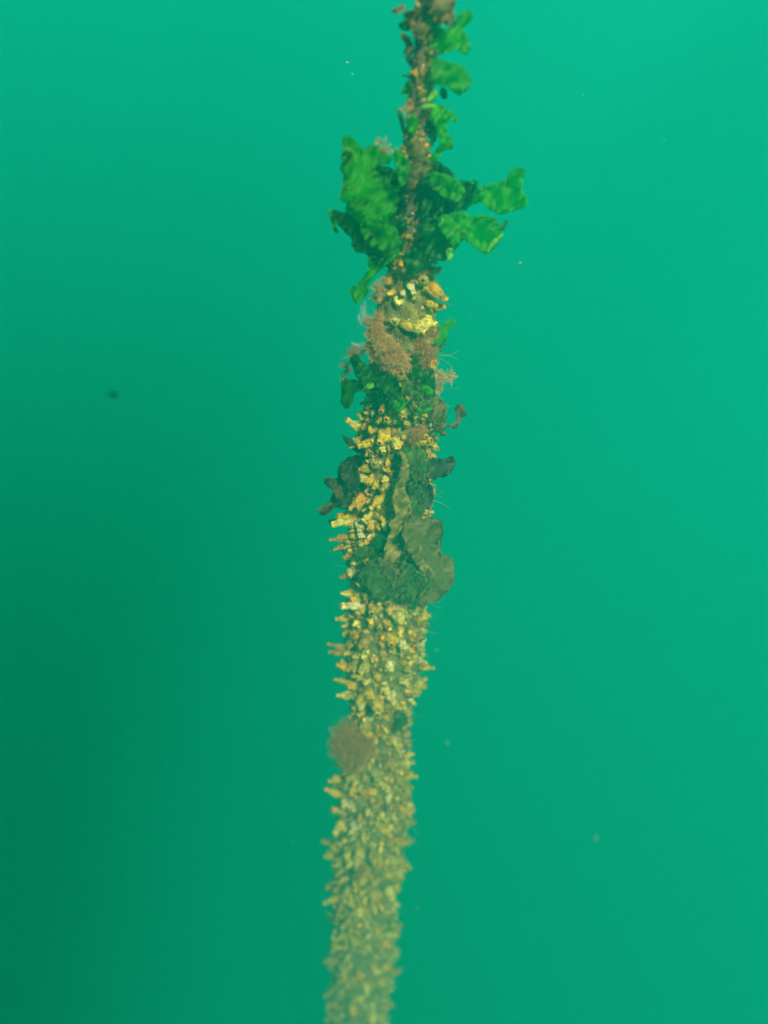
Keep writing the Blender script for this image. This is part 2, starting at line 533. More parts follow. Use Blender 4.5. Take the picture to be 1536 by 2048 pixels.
# the ones that stand out: base x, y, tip x, y, width (pixels), tint, reach towards the viewer in mm, label
HAND = [
 (858, 570, 886, 606, 26, 'orange', 10, 'large bright orange sea squirt bulging from the upper right of the thick growth'),
 (852, 607, 874, 611, 15, 'amber', 8, 'small amber sea squirt with a pale ringed mouth, just below the large bright orange one'),
 (828, 648, 854, 662, 27, 'pale', 14, 'pale yellow sea squirt with its ringed mouth tilted down, beside the pink-brown tuft'),
 (844, 646, 870, 648, 20, 'pale', 10, 'pale yellow sea squirt pointing sideways, right one of the bright pair beside the tuft'),
 (804, 648, 836, 656, 20, 'tan', 8, 'tan sea squirt lying sideways, leading to the bright pair beside the tuft'),
 (780, 640, 808, 650, 18, 'dull', 6, 'dull olive sea squirt lying sideways, left end of the ledge beside the tuft'),
 (818, 560, 826, 590, 18, 'white', 10, 'cream sea squirt hanging mouth down near the top of the thick growth'),
 (822, 546, 820, 566, 16, 'pink', 8, 'pinkish sea squirt right above the cream one near the top of the thick growth'),
 (798, 540, 792, 556, 14, 'pink', 8, 'pinkish sea squirt at the top left shoulder of the thick growth'),
 (808, 582, 802, 592, 11, 'white', 8, 'tiny cream sea squirt with round mouth, left of the hanging cream one'),
 (846, 560, 848, 566, 22, 'dull', 12, 'round olive sea squirt left of the large bright orange one, mouth facing outward'),
 (852, 575, 851, 581, 12, 'dull', 8, 'tiny olive sea squirt tucked against the large bright orange one'),
 (860, 545, 880, 535, 15, 'brown', 4, 'brown sea squirt jutting up at the right shoulder under the right-hand weed'),
 (790, 640, 792, 642, 10, 'white', 6, 'tiny white sea squirt at the top edge of the pink-brown tuft'),
 (724, 860, 693, 842, 20, 'pale', 4, 'pale sea squirt jutting up from the left edge below the dark round leaf'),
 (746, 852, 737, 862, 16, 'amber', 10, 'amber sea squirt aimed down left, inside the pale one jutting below the round leaf'),
 (778, 832, 777, 838, 19, 'tan', 14, 'round tan sea squirt with dark ringed mouth, in the middle below the green leaves'),
 (759, 834, 757, 842, 16, 'tan', 12, 'tan sea squirt touching the round dark-mouthed one on its left'),
 (834, 828, 830, 840, 13, 'white', 8, 'small white sea squirt beneath the glossy green fold on the right'),
 (844, 828, 862, 828, 14, 'orange', 8, 'orange sea squirt under the glossy green fold, right of the small white one'),
 (846, 842, 858, 846, 14, 'brown', 8, 'brown sea squirt right under the orange one below the glossy green fold'),
 (815, 845, 812, 850, 15, 'dull', 8, 'dull sea squirt in the grey-brown patch right of centre below the green leaves'),
 (746, 822, 752, 832, 13, 'white', 5, 'small bluish white sea squirt high on the left below the green leaves'),
 (790, 876, 791, 898, 14, 'pale', 10, 'pale narrow sea squirt hanging down at the top of the olive ribbon'),
 (742, 884, 716, 894, 18, 'amber', 8, 'amber sea squirt on the left edge, upper of a pair beside the thin dark leaf'),
 (738, 902, 748, 908, 18, 'tan', 14, 'tan sea squirt with two open mouths, lower of a pair beside the thin dark leaf'),
 (722, 900, 713, 906, 12, 'amber', 6, 'small amber sea squirt below the pair beside the thin dark leaf'),
 (842, 880, 866, 880, 22, 'amber', 8, 'round amber sea squirt on the right edge above the upper flapping dark leaf'),
 (854, 900, 862, 905, 10, 'pink', 6, 'tiny pinkish sea squirt on the right edge beneath the round amber one'),
 (740, 938, 716, 933, 17, 'tan', 8, 'tan sea squirt on the left edge with its mouth level with the flapping dark leaf'),
 (752, 928, 748, 932, 18, 'dull', 10, 'dull rounded sea squirt inside of the tan one level with the flapping dark leaf'),
 (738, 964, 716, 948, 15, 'pale', 8, 'slim pale sea squirt pointing up and left beside the dark ragged weed'),
 (742, 958, 738, 972, 17, 'amber', 12, 'amber sea squirt in the fan of mouths beside the dark ragged weed'),
 (754, 962, 750, 980, 15, 'tan', 12, 'tan sea squirt lowest in the fan of mouths beside the dark ragged weed'),
 (774, 955, 764, 966, 15, 'pale', 10, 'pale sea squirt left of the olive ribbon with two small mouths'),
 (770, 934, 774, 945, 15, 'amber', 10, 'amber sea squirt touching the left side of the olive ribbon'),
 (776, 968, 760, 978, 15, 'tan', 10, 'tan sea squirt just under the pale two-mouthed one by the olive ribbon'),
 (732, 992, 695, 1010, 24, 'orange', 8, 'long bright orange sea squirt lying down left, at the foot of the dark ragged weed'),
 (766, 990, 740, 1018, 18, 'amber', 12, 'cone-shaped amber sea squirt pointing down left beside the long bright orange one'),
 (776, 998, 775, 1002, 9, 'amber', 6, 'tiny round amber sea squirt beside the cone-shaped one'),
 (708, 1038, 664, 1050, 20, 'pale', 6, 'pale sea squirt furthest out in the big bright clump on the left edge'),
 (702, 1042, 688, 1052, 20, 'white', 14, 'creamy sea squirt at the centre of the big bright clump on the left edge'),
 (706, 1034, 676, 1028, 17, 'amber', 8, 'amber sea squirt at the top of the big bright clump on the left edge'),
 (706, 1046, 706, 1054, 14, 'pale', 14, 'small pale sea squirt at the inner end of the big bright left clump'),
 (720, 1042, 722, 1056, 20, 'white', 8, 'broad creamy sea squirt just right of the big bright clump'),
 (744, 1052, 742, 1058, 16, 'amber', 10, 'amber ring-mouthed sea squirt between the big bright clump and the olive ribbon'),
 (704, 1076, 658, 1076, 15, 'brown', 4, 'brown finger-like sea squirt straight out left under the big bright clump'),
 (706, 1070, 716, 1076, 18, 'amber', 12, 'amber sea squirt with knobbly mouths under the big bright clump'),
 (700, 1078, 690, 1084, 15, 'pale', 12, 'pale yellow sea squirt beneath the brown finger-like one'),
 (724, 1066, 718, 1078, 14, 'white', 10, 'small cream sea squirt right of the knobbly amber one under the bright clump'),
 (700, 1088, 667, 1098, 13, 'brown', 4, 'thin brown sea squirt drooping left under the finger-like one'),
 (836, 1048, 840, 1062, 16, 'white', 8, 'cream cup-shaped sea squirt alone on the right among olive weed'),
 (842, 1072, 840, 1082, 15, 'pink', 8, 'pink-brown rounded sea squirt below the cream cup-shaped one among olive weed'),
 (702, 1110, 688, 1114, 14, 'tan', 10, 'tan sea squirt on the left edge above the green lower leaves'),
 (712, 1118, 706, 1130, 16, 'white', 10, 'cream sea squirt aimed down on the left edge, level with the green lower leaves'),
 (706, 1138, 698, 1150, 19, 'white', 8, 'broad greenish cream sea squirt on the left edge, beside the green lower leaves'),
 (706, 1152, 679, 1154, 11, 'brown', 4, 'thin brown sea squirt sticking out left beside the green lower leaves'),
 (706, 1188, 680, 1190, 13, 'pale', 6, 'pale tipped sea squirt on the left edge near the bottom of the green lower leaves'),
 (724, 1212, 684, 1207, 20, 'white', 8, 'large bright cream sea squirt lying left just under the green lower leaves'),
 (718, 1222, 712, 1232, 13, 'amber', 10, 'amber sea squirt touching the underside of the large bright cream one'),
 (702, 1234, 671, 1236, 13, 'tan', 6, 'tan sea squirt with pale mouth, first on the left edge under the large cream one'),
 (748, 1212, 746, 1224, 22, 'tan', 16, 'big round tan sea squirt in the middle just below the green lower leaves'),
 (775, 1206, 774, 1212, 15, 'pink', 12, 'pinkish sea squirt right of the big round tan one below the green lower leaves'),
 (836, 1240, 863, 1233, 14, 'amber', 6, 'amber sea squirt with orange mouth, topmost on the right edge below the weed'),
 (838, 1248, 860, 1246, 12, 'brown', 4, 'brown sea squirt right beneath the orange-mouthed one on the right edge'),
 (700, 1300, 655, 1290, 14, 'brown', 4, 'brown forked sea squirt reaching furthest left, upper prong'),
 (700, 1304, 658, 1304, 13, 'brown', 6, 'brown forked sea squirt reaching furthest left, lower prong'),
 (690, 1298, 675, 1302, 13, 'orange', 12, 'orange ring-mouthed sea squirt at the root of the left forked pair'),
 (708, 1268, 706, 1273, 17, 'orange', 14, 'orange ring-mouthed sea squirt above the left forked pair'),
 (698, 1336, 670, 1333, 17, 'orange', 6, 'orange-brown stout sea squirt on the left edge under the forked pair'),
 (700, 1366, 670, 1356, 13, 'tan', 6, 'tan knobbly sea squirt slanting up left, second under the forked pair'),
 (704, 1390, 674, 1391, 16, 'pale', 6, 'pale stout sea squirt on the left edge, third under the forked pair'),
 (779, 1324, 777, 1338, 20, 'white', 12, 'bright white egg-shaped sea squirt in the middle of the column'),
 (806, 1284, 806, 1298, 20, 'white', 12, 'white frilly sea squirt right of centre, above the egg-shaped one'),
 (836, 1292, 848, 1282, 18, 'white', 8, 'white knobbly sea squirt near the right edge, level with the left forked pair'),
 (836, 1316, 838, 1324, 13, 'white', 8, 'small whitish sea squirt below the white knobbly one near the right edge'),
 (840, 1334, 868, 1333, 14, 'amber', 4, 'amber sea squirt with pale square tip, furthest out on the right edge'),
 (828, 1370, 856, 1360, 14, 'pale', 6, 'pale finger-like sea squirt pointing up right, upper of two'),
 (826, 1374, 852, 1374, 12, 'tan', 6, 'tan finger-like sea squirt on the right edge, lower of two'),
 (812, 1388, 825, 1393, 12, 'brown', 8, 'brown sea squirt with a pale mouth where the column narrows on the right'),
 (786, 1382, 784, 1398, 12, 'white', 10, 'small white wedge-shaped sea squirt below the egg-shaped one'),
 (737, 1382, 735, 1392, 20, 'amber', 14, 'amber ring-mouthed sea squirt left of the white wedge-shaped one'),
 (722, 1404, 719, 1416, 18, 'white', 8, 'greenish white sea squirt where the column narrows on the left'),
 (756, 1426, 726, 1440, 15, 'white', 8, 'brightest pale yellow sea squirt lying across, above the round brown tuft'),
 (734, 1456, 712, 1460, 14, 'amber', 6, 'amber sea squirt at the upper right rim of the round brown tuft'),
 (810, 1436, 824, 1442, 16, 'tan', 6, 'tan sea squirt on the right edge at the narrow neck'),
 (808, 1468, 820, 1472, 12, 'pink', 6, 'pinkish sea squirt on the right edge, level with the round brown tuft'),
 (800, 1528, 830, 1522, 16, 'pale', 6, 'pale sea squirt lying right, level with the bottom of the round brown tuft'),
 (804, 1550, 834, 1553, 14, 'tan', 6, 'tan sea squirt pointing right, second below the level of the brown tuft'),
 (686, 1534, 668, 1528, 12, 'pale', 6, 'pale sea squirt at the lower left rim of the round brown tuft'),
 (684, 1558, 656, 1558, 16, 'tan', 6, 'tan sea squirt on the left edge just below the round brown tuft'),
 (684, 1590, 648, 1581, 14, 'amber', 4, 'slim amber sea squirt pointing up left, below the round brown tuft'),
 (694, 1600, 682, 1612, 17, 'white', 10, 'bright cream sea squirt, left one of the glowing pair below the brown tuft'),
 (700, 1606, 704, 1624, 16, 'white', 12, 'bright cream sea squirt, right one of the glowing pair below the brown tuft'),
 (728, 1582, 730, 1592, 14, 'orange', 12, 'orange-brown sea squirt right of the glowing cream pair'),
 (776, 1588, 780, 1606, 14, 'white', 10, 'slim whitish sea squirt right of centre, level with the glowing cream pair'),
 (800, 1574, 828, 1576, 12, 'dull', 6, 'dull sea squirt on the right edge, level with the slim amber left one'),
 (796, 1612, 822, 1626, 16, 'orange', 6, 'orange-brown sea squirt drooping right, below the level of the glowing pair'),
 (802, 1648, 828, 1640, 16, 'tan', 6, 'tan forked sea squirt pointing up right above the banana-shaped one'),
 (774, 1680, 808, 1681, 14, 'orange', 14, 'orange banana-shaped sea squirt lying across near the right edge'),
 (800, 1684, 821, 1687, 13, 'brown', 4, 'brown sea squirt poking out behind the orange banana-shaped one'),
 (672, 1690, 641, 1682, 13, 'brown', 4, 'brown sea squirt poking furthest left in the lower part'),
 (674, 1700, 660, 1692, 13, 'amber', 8, 'amber sea squirt under the furthest left brown one'),
 (668, 1706, 652, 1716, 18, 'tan', 6, 'stout tan sea squirt at the left edge below the furthest left pair'),
 (700, 1704, 694, 1722, 14, 'pale', 12, 'pale pointed sea squirt aimed down, left of the row of four points'),
 (716, 1704, 714, 1720, 13, 'pale', 12, 'pale pointed sea squirt aimed down, second of the row of four points'),
 (704, 1720, 698, 1738, 13, 'pale', 12, 'pale pointed sea squirt aimed down, lowest left of the row of four points'),
 (716, 1722, 714, 1740, 12, 'pale', 12, 'pale pointed sea squirt aimed down, lowest right of the row of four points'),
 (800, 1722, 824, 1734, 14, 'tan', 6, 'tan sea squirt with pale tip, drooping at the right edge, upper of two'),
 (788, 1744, 815, 1742, 16, 'pale', 6, 'pale stout sea squirt at the right edge, lower of two'),
 (682, 1794, 647, 1804, 13, 'amber', 6, 'amber finger-like sea squirt drooping left near the faded lower end'),
 (778, 1772, 780, 1792, 24, 'pale', 10, 'broad pale yellow sea squirt on the right of the faded lower end'),
 (784, 1808, 798, 1814, 13, 'pale', 6, 'small pale sea squirt on the right edge under the broad pale yellow one'),
 (732, 1828, 734, 1852, 15, 'amber', 12, 'amber pointed sea squirt hanging down mid-column near the faded lower end'),
 (700, 1798, 704, 1812, 17, 'amber', 12, 'rounded amber sea squirt mid-left near the faded lower end'),
 (778, 1850, 801, 1846, 15, 'dull', 6, 'dull sea squirt on the right edge, upper of a pair in the faded end'),
 (760, 1872, 796, 1866, 17, 'pale', 6, 'pale long sea squirt lying right in the faded end'),
 (740, 1870, 730, 1876, 12, 'white', 10, 'small whitish sea squirt left of the pale long one in the faded end'),
 (776, 1902, 798, 1910, 15, 'dull', 6, 'dull sea squirt drooping right in the faded end'),
 (780, 1950, 801, 1934, 14, 'tan', 6, 'tan sea squirt pointing up right in the faded end'),
 (730, 1964, 737, 1988, 14, 'pale', 10, 'pale elongated sea squirt aimed down mid-column in the faded end'),
 (672, 1996, 690, 1990, 13, 'tan', 8, 'tan sea squirt pointing right on the left of the faded end'),
 (676, 1862, 664, 1872, 16, 'white', 6, 'whitish stout sea squirt on the left edge of the faded end'),
 (670, 1918, 648, 1922, 14, 'dull', 4, 'dull sea squirt pointing left in the faded end'),
]
for bx, by, tx, ty, w, c, out, lab in HAND:
    b, a = surf_px(bx, by)
    t = at(tx, ty, b.y - out * 0.001)
    d = t - b
    w_m = px_size(w * 1.1, b)
    if d.length < w_m * 1.1:                       # seen end on: let it reach out of the column
        d = d + Vector((0.3 * math.sin(a), -math.cos(a), 0)) * (w_m * 1.1 - d.length)
        t = b + d
    put_squirt(b, t, w_m, TINT[c], lab)
N_HAND = len(HAND)

# the rest: crowds of lookalikes, filling the gaps
BANDS = [(540, 'above the pink-brown tuft'), (750, 'just below the pink-brown tuft'), (910, 'beside the olive ribbon'), (1110, 'beside the green lower leaves'),
         (1215, 'just under the green lower leaves'), (1330, 'around the bright white egg-shaped squirt'), (1430, 'level with the round brown tuft'),
         (1545, 'just below the round brown tuft'), (1680, 'around the four pale points'), (1790, 'where the column starts fading'), (1900, 'in the faded lowest end')]
def project(p):
    d = depth(p)
    return 768 + p.x / d * F_PX, 1024 - p.dot(UP) / d * F_PX
WEIGHT = [(540, .12), (640, .10), (760, .12), (830, .7), (1000, .9), (1230, 1), (1420, .9), (1470, .7), (1550, .95), (2100, 1)]
def weight(py):
    for (a, wa), (b, wb) in zip(WEIGHT, WEIGHT[1:]):
        if py <= b: return lerp(wa, wb, clamp((py - a) / (b - a), 0, 1))
    return 1
def out_dir(a, r):
    s = r.gauss(0.0, 0.35)
    return Vector((math.sin(a) + r.gauss(0, 0.25), -math.cos(a) + r.gauss(0, 0.2), s)).normalized()
def near(p, k):
    for q, w in SQUIRT_PTS:
        if (p - q).length < k * 0.5 + w * 0.5: return True
    return False
NAMES = {'tan': 'tan', 'amber': 'amber', 'pale': 'pale yellow', 'brown': 'brown', 'dull': 'dull olive', 'orange': 'orange-brown', 'white': 'whitish', 'pink': 'pinkish'}
POOL = ['tan'] * 7 + ['amber'] * 5 + ['pale'] * 3 + ['brown'] * 4 + ['dull'] * 4 + ['orange'] * 2 + ['white'] + ['pink']
z_top, z_end = at(812, 545).z, at(715, 2040).z
placed, tries = 0, 0
while placed < 300 - N_HAND and tries < 60000:
    tries += 1
    py = rnd.uniform(545, 2040)
    z = at(760, py).z
    a = math.asin(rnd.uniform(-0.995, 0.995))
    b = surf(z, a, -0.002)
    qx, qy = project(b)
    if rnd.random() > weight(qy): continue
    if 880 < qy < 1210 and qx > 775: continue
    if 640 < qy < 750 and qx < 830: continue
    w = rnd.uniform(0.010, 0.018)
    if near(b, w * 1.25): continue
    L = w * rnd.uniform(0.9, 1.65)
    c = rnd.choice(POOL)
    x, r = core(z)
    band = [t for y0, t in BANDS if qy >= y0 - 30][-1] if qy > 510 else BANDS[0][1]
    side = 'at left' if math.sin(a) < -0.45 else ('at right' if math.sin(a) > 0.45 else 'mid-column')
    od = out_dir(a, rnd)
    t1 = project(b + od * L)
    ang = math.degrees(math.atan2(qy - t1[1], t1[0] - qx))
    way = 'aimed right' if -45 <= ang < 45 else ('tilted up' if 45 <= ang < 135 else ('drooping' if -135 <= ang < -45 else 'aimed left'))
    if math.hypot(t1[0] - qx, t1[1] - qy) < 9: way = 'facing outward'
    size = 'stubby' if L < w * 1.15 else ('slim' if L > w * 1.45 else ('plump' if w > 0.014 else 'small'))
    put_squirt(b, b + od * L, w, TINT[c], f'{size} {NAMES[c]} sea squirt {way}, {side} {band}')
    placed += 1
# lookalikes that would share a label are told apart by their height
same = {}
for o in [x for x in COL.objects if x.name.startswith('sea_squirt')]:
    same.setdefault(o['label'], []).append(o)
for lab, os_ in same.items():
    if len(os_) > 1:
        os_.sort(key=lambda x: -x.location.z)
        words = ['upper', 'lower'] if len(os_) == 2 else (['uppermost'] + ['second', 'third', 'fourth', 'fifth', 'sixth'][:len(os_) - 2] + ['lowest'])
        for o, w in zip(os_, words): o['label'] = w + ' ' + lab
# small ones and the far side, too many to count
vs_all, fs_all, al_all, tint_all = [], [], [], []
variants = [squirt_geo(random.Random(300 + i), rings=7, seg=7) for i in range(8)]
n_small = 0
tries = 0
while n_small < 3000 and tries < 60000:
    tries += 1
    z = at(760, rnd.uniform(545, 2060)).z if rnd.random() < 0.85 else rnd.uniform(Z_LO + 0.05, z_top)
    a = rnd.uniform(-1.5, 1.5) if rnd.random() < 0.78 else rnd.uniform(-math.pi, math.pi)
    b = surf(z, a, -0.002)
    qx, qy = project(b)
    if rnd.random() > weight(qy): continue
    front = abs(a) < 1.5
    if front and 640 < qy < 750 and qx < 830: continue
    w = rnd.uniform(0.004, 0.0105) if front else rnd.uniform(0.007, 0.012)
    if front and near(b, w * 0.3): continue
    L = w * rnd.uniform(0.7, 1.5)
    q = orient(out_dir(a, rnd), rnd.uniform(0, 6.28)).to_matrix().to_4x4()
    mtx = Matrix.Translation(b) @ q @ Matrix.Diagonal((w, w, L, 1))
    vs, fs, al = rnd.choice(variants)
    n0 = len(vs_all)
    vs_all += [mtx @ v for v in vs]
    fs_all += [tuple(n0 + i for i in f) for f in fs]
    al_all += al
    c = TINT[rnd.choice(POOL)]
    j = rnd.uniform(0.55, 1.0)
    tint_all += [c[0] * j, c[1] * j, c[2] * j, 1] * len(vs)
    n_small += 1
for _ in range(420):                                # crust and budding colonies on the thin upper rope
    z = rnd.uniform(z_top, at(850, -60).z)
    a = rnd.uniform(-2.0, 2.0)
    b = surf(z, a, -0.003)
    w = rnd.uniform(0.003, 0.0085)
    q = orient(out_dir(a, rnd), rnd.uniform(0, 6.28)).to_matrix().to_4x4()
    mtx = Matrix.Translation(b) @ q @ Matrix.Diagonal((w, w, w * rnd.uniform(0.6, 1.3), 1))
    vs, fs, al = rnd.choice(variants)
    n0 = len(vs_all)
    vs_all += [mtx @ v for v in vs]
    fs_all += [tuple(n0 + i for i in f) for f in fs]
    al_all += al
    c = TINT[rnd.choice(['brown', 'brown', 'tan', 'dull', 'dull', 'pink', 'orange'])]
    j = rnd.uniform(0.35, 0.9)
    tint_all += [c[0] * j, c[1] * j, c[2] * j, 1] * len(vs)
me = mesh('small_sea_squirts', vs_all, fs_all)
me.attributes.new('along', 'FLOAT', 'POINT').data.foreach_set('value', al_all)
me.attributes.new('tint', 'FLOAT_COLOR', 'POINT').data.foreach_set('color', tint_all)
o = link_mesh('small_sea_squirts', me, M['squirts'])
tag(o, 'countless tiny sea squirts carpeting the column between the larger ones', 'sea squirts', kind='stuff')

# ------------------------------------------------------------------ seaweed blades
def resample(poly, step, rag, r):
    """Smooth a closed outline and roughen it."""
    n = len(poly)
    out = []
    sh = Vector((r.uniform(0, 99), r.uniform(0, 99), r.uniform(0, 99)))
    rag *= clamp(math.sqrt((max(p[0] for p in poly) - min(p[0] for p in poly)) * (max(p[1] for p in poly) - min(p[1] for p in poly))) / 45, 0.25, 1.3)
    for i in range(n):
        p0, p1, p2, p3 = [Vector(poly[(i + k - 1) % n]) for k in range(4)]
        m = max(1, int((p2 - p1).length / step))
        for k in range(m):
            t = k / m
            a = p1 * 2
            b = (p2 - p0) * t
            c = (p0 * 2 - p1 * 5 + p2 * 4 - p3) * t * t
            d = (-p0 + p1 * 3 - p2 * 3 + p3) * t ** 3
            q = (a + b + c + d) * 0.5
            w1 = Vector((q.x, q.y, 0)) / 11.0 + sh
            w2 = Vector((q.x, q.y, 9)) / 5.0 + sh
            out.append(q + Vector((noise.noise(w1), noise.noise(w1 + Vector((7, 7, 7))))) * (2.6 * rag) + Vector((noise.noise(w2), noise.noise(w2 + Vector((7, 7, 7))))) * (1.5 * rag))
    return out
def inside(p, poly):
    c = False
    j = len(poly) - 1
    for i in range(len(poly)):
        a, b = poly[i], poly[j]
        if (a.y > p.y) != (b.y > p.y) and p.x < (b.x - a.x) * (p.y - a.y) / (b.y - a.y) + a.x: c = not c
        j = i
    return c
def edge_dist(p, poly):
    best = 1e9
    for i in range(len(poly)):
        a, b = poly[i - 1], poly[i]
        ab = b - a
        t = clamp((p - a).dot(ab) / max(ab.length_squared, 1e-9), 0, 1)
        best = min(best, (p - a - ab * t).length)
    return best
def blade(poly, y, parent, mat, seed, amp=0.010, wave=38, tilt=(0, 0), rag=0.9, holes=(), step=4.5, thick=0.0007, root=None):
    """A thin leathery blade: an outline given its own place, folds, ruffled rim and thickness. tilt: metres towards the viewer per 100 px."""
    r = random.Random(seed)
    out = resample(poly, step, rag, r)
    cx = sum(p.x for p in out) / len(out)
    cy = sum(p.y for p in out) / len(out)
    loops = [out]
    for hx, hy, hr in holes:
        loops.append([Vector((hx + math.cos(k) * hr * r.uniform(.7, 1.2), hy + math.sin(k) * hr * r.uniform(.7, 1.3))) for k in [i * 0.785 for i in range(8)]])
    pts, edges = [], []
    for lp in loops:
        b = len(pts)
        pts += lp
        edges += [(b + i, b + (i + 1) % len(lp)) for i in range(len(lp))]
    x0, x1 = min(p.x for p in out), max(p.x for p in out)
    y0, y1 = min(p.y for p in out), max(p.y for p in out)
    gy = y0
    row = 0
    while gy < y1:
        gx = x0 + (row % 2) * step * 0.5
        while gx < x1:
            q = Vector((gx + r.uniform(-.8, .8), gy + r.uniform(-.8, .8)))
            if inside(q, out) and edge_dist(q, out) > step * 0.45 and not any((q - Vector((h[0], h[1]))).length < h[2] * 1.5 for h in holes):
                pts.append(q)
            gx += step
        gy += step * 0.87
        row += 1
    v2, e2, f2, *_ = delaunay_2d_cdt(pts, edges, [], 0, 0.01)
    keep = []
    for f in f2:
        c = (v2[f[0]] + v2[f[1]] + v2[f[2]]) / 3
        if inside(c, out) and not any(inside(c, lp) for lp in loops[1:]): keep.append(f)
    off = Vector((r.uniform(0, 90), r.uniform(0, 90), r.uniform(0, 90)))
    th = r.uniform(0, math.pi)
    vs = []
    inv = parent.location
    for p in v2:
        e = edge_dist(p, out)
        rim = math.exp(-e / 9.0)
        u = (p.x * math.cos(th) + p.y * math.sin(th)) / wave
        f = 0.22 * math.sin(u * 2 * math.pi + 3 * noise.noise(Vector((p.x, p.y, 0)) / 60 + off))
        f += 1.0 * noise.noise(Vector((p.x, p.y, 0)) / wave + off)
        f += 0.22 * noise.noise(Vector((p.x, p.y, 0)) / (wave * 0.35) + off)
        ruff = 1.0 * math.sin((p.x * 1.3 + p.y) / 4.2 + 5 * noise.noise(Vector((p.x, p.y, 5)) / 25 + off)) * rim
        yy = y - 0.85 * amp * (f + ruff) - tilt[0] * (p.x - cx) / 100 - tilt[1] * (p.y - cy) / 100
        vs.append(at(p.x, p.y, yy) - inv)
    o = link_mesh('blade', mesh('blade', vs, [tuple(f) for f in keep]), mat, parent)
    if mat in (M['silt'], M['olive'], M['moss']):
        hairs = []
        for _ in range(int(min(700, len(vs) * 1.6))):
            p = r.choice(vs)
            hairs.append((curl(p, Vector((r.gauss(0, .6), -0.8, r.gauss(-.2, .6))), r.uniform(0.002, 0.0055), 3, 0.6, r), 0.00022))
        fz = link_mesh('fuzz', strands_mesh('fuzz', hairs), M['siltfuzz'], o)
        fz['kind'] = 'stuff'
    md = o.modifiers.new('thickness', 'SOLIDIFY')
    md.thickness = thick
    md.offset = 0
    return o
def hug(off, z):
    """On the thick part, keep what grows in front close to the column's surface."""
    r = core(z)[1]
    off *= 0.92
    return r + (off - r) * 0.5 if z < at(812, 640).z and off > r else off
def plant(name, base, label, cat, specs, y_off, stalks=()):
    """specs: (outline, metres in front of the rope plane, material, options)"""
    b, a = surf_px(*base)
    root = empty(name, b)
    tag(root, label, cat, 'leafy seaweeds growing on the rope')
    for i, (poly, off, mt, kw) in enumerate(specs):
        blade(poly, D - hug(off, b.z), root, M[mt], hash((base, i)) % 10007, **kw)
    # holdfast: a small knuckled disc gripping the rope
    it = []
    for k in range(9):
        dd = Vector((rnd.gauss(0, 1), rnd.gauss(0, .4), rnd.gauss(0, 1)))
        it.append((curl(Vector((0, 0, 0)), dd, 0.012, 4, 0.35), 0.0016))
    link_mesh('holdfast', strands_mesh('holdfast', it, 5), M['murk'], root)
    return root
K = dict
plant('green_seaweed', (858, 90), 'broad translucent green seaweed leaves beside the rope at the top right', 'seaweed', [
    ([(866, 50), (885, 58), (905, 52), (918, 30), (935, 20), (946, 32), (942, 42), (928, 56), (936, 78), (939, 98), (933, 109), (915, 101), (890, 106), (868, 108), (858, 84)], 0.010, 'leaf', K(amp=.008)),
    ([(862, 118), (880, 116), (898, 124), (915, 128), (932, 140), (941, 158), (937, 176), (921, 190), (906, 184), (892, 172), (874, 168), (862, 150)], 0.020, 'leaf', K(amp=.007)),
    ([(858, 105), (872, 112), (878, 135), (872, 165), (860, 190), (850, 170), (852, 130)], -0.012, 'dark', K()),
    ([(884, 175), (893, 180), (894, 196), (886, 198), (880, 188)], 0.0, 'dark', K(amp=.004)),
], 0)
plant('brown_seaweed', (862, 25), 'brown leafy seaweed wrapped round the rope at the very top', 'seaweed', [
    ([(862, -25), (895, -30), (912, -10), (908, 12), (909, 36), (903, 53), (885, 46), (868, 44), (858, 22)], 0.024, 'brown', K(amp=.008)),
    ([(808, 28), (820, 20), (834, 24), (842, 34), (836, 50), (842, 66), (826, 68), (818, 50), (810, 44)], 0.022, 'brown', K(amp=.008)),
    ([(826, 52), (845, 46), (858, 54), (852, 70), (836, 72)], 0.024, 'olive', K(amp=.005)),
    ([(800, 70), (812, 66), (822, 82), (830, 100), (818, 112), (808, 106), (812, 90)], 0.012, 'brown', K(amp=.006)),
    ([(782, 22), (796, 14), (808, 8), (806, 22), (794, 27)], 0.0, 'brown', K(amp=.004)),
    ([(834, -22), (862, -25), (868, 0), (860, 12), (840, 8)], 0.030, 'murk', K(amp=.006)),
], 0)
plant('dark_seaweed_shreds', (828, 150), 'dark torn seaweed shreds hugging the left of the thin upper rope', 'seaweed', [
    ([(797, 52), (808, 42), (820, 56), (812, 62)], 0.006, 'dark', K(amp=.004)),
    ([(812, 108), (826, 116), (832, 132), (826, 140), (816, 126)], 0.012, 'murk', K(amp=.005)),
    ([(803, 188), (810, 172), (818, 160), (826, 176), (822, 190), (812, 186)], 0.010, 'dark', K(amp=.005)),
    ([(794, 222), (800, 216), (806, 238), (813, 262), (808, 270), (800, 248)], 0.008, 'dark', K(amp=.005)),
    ([(818, 235), (830, 228), (836, 250), (826, 268), (816, 258)], 0.020, 'green', K(amp=.005)),
], 0)
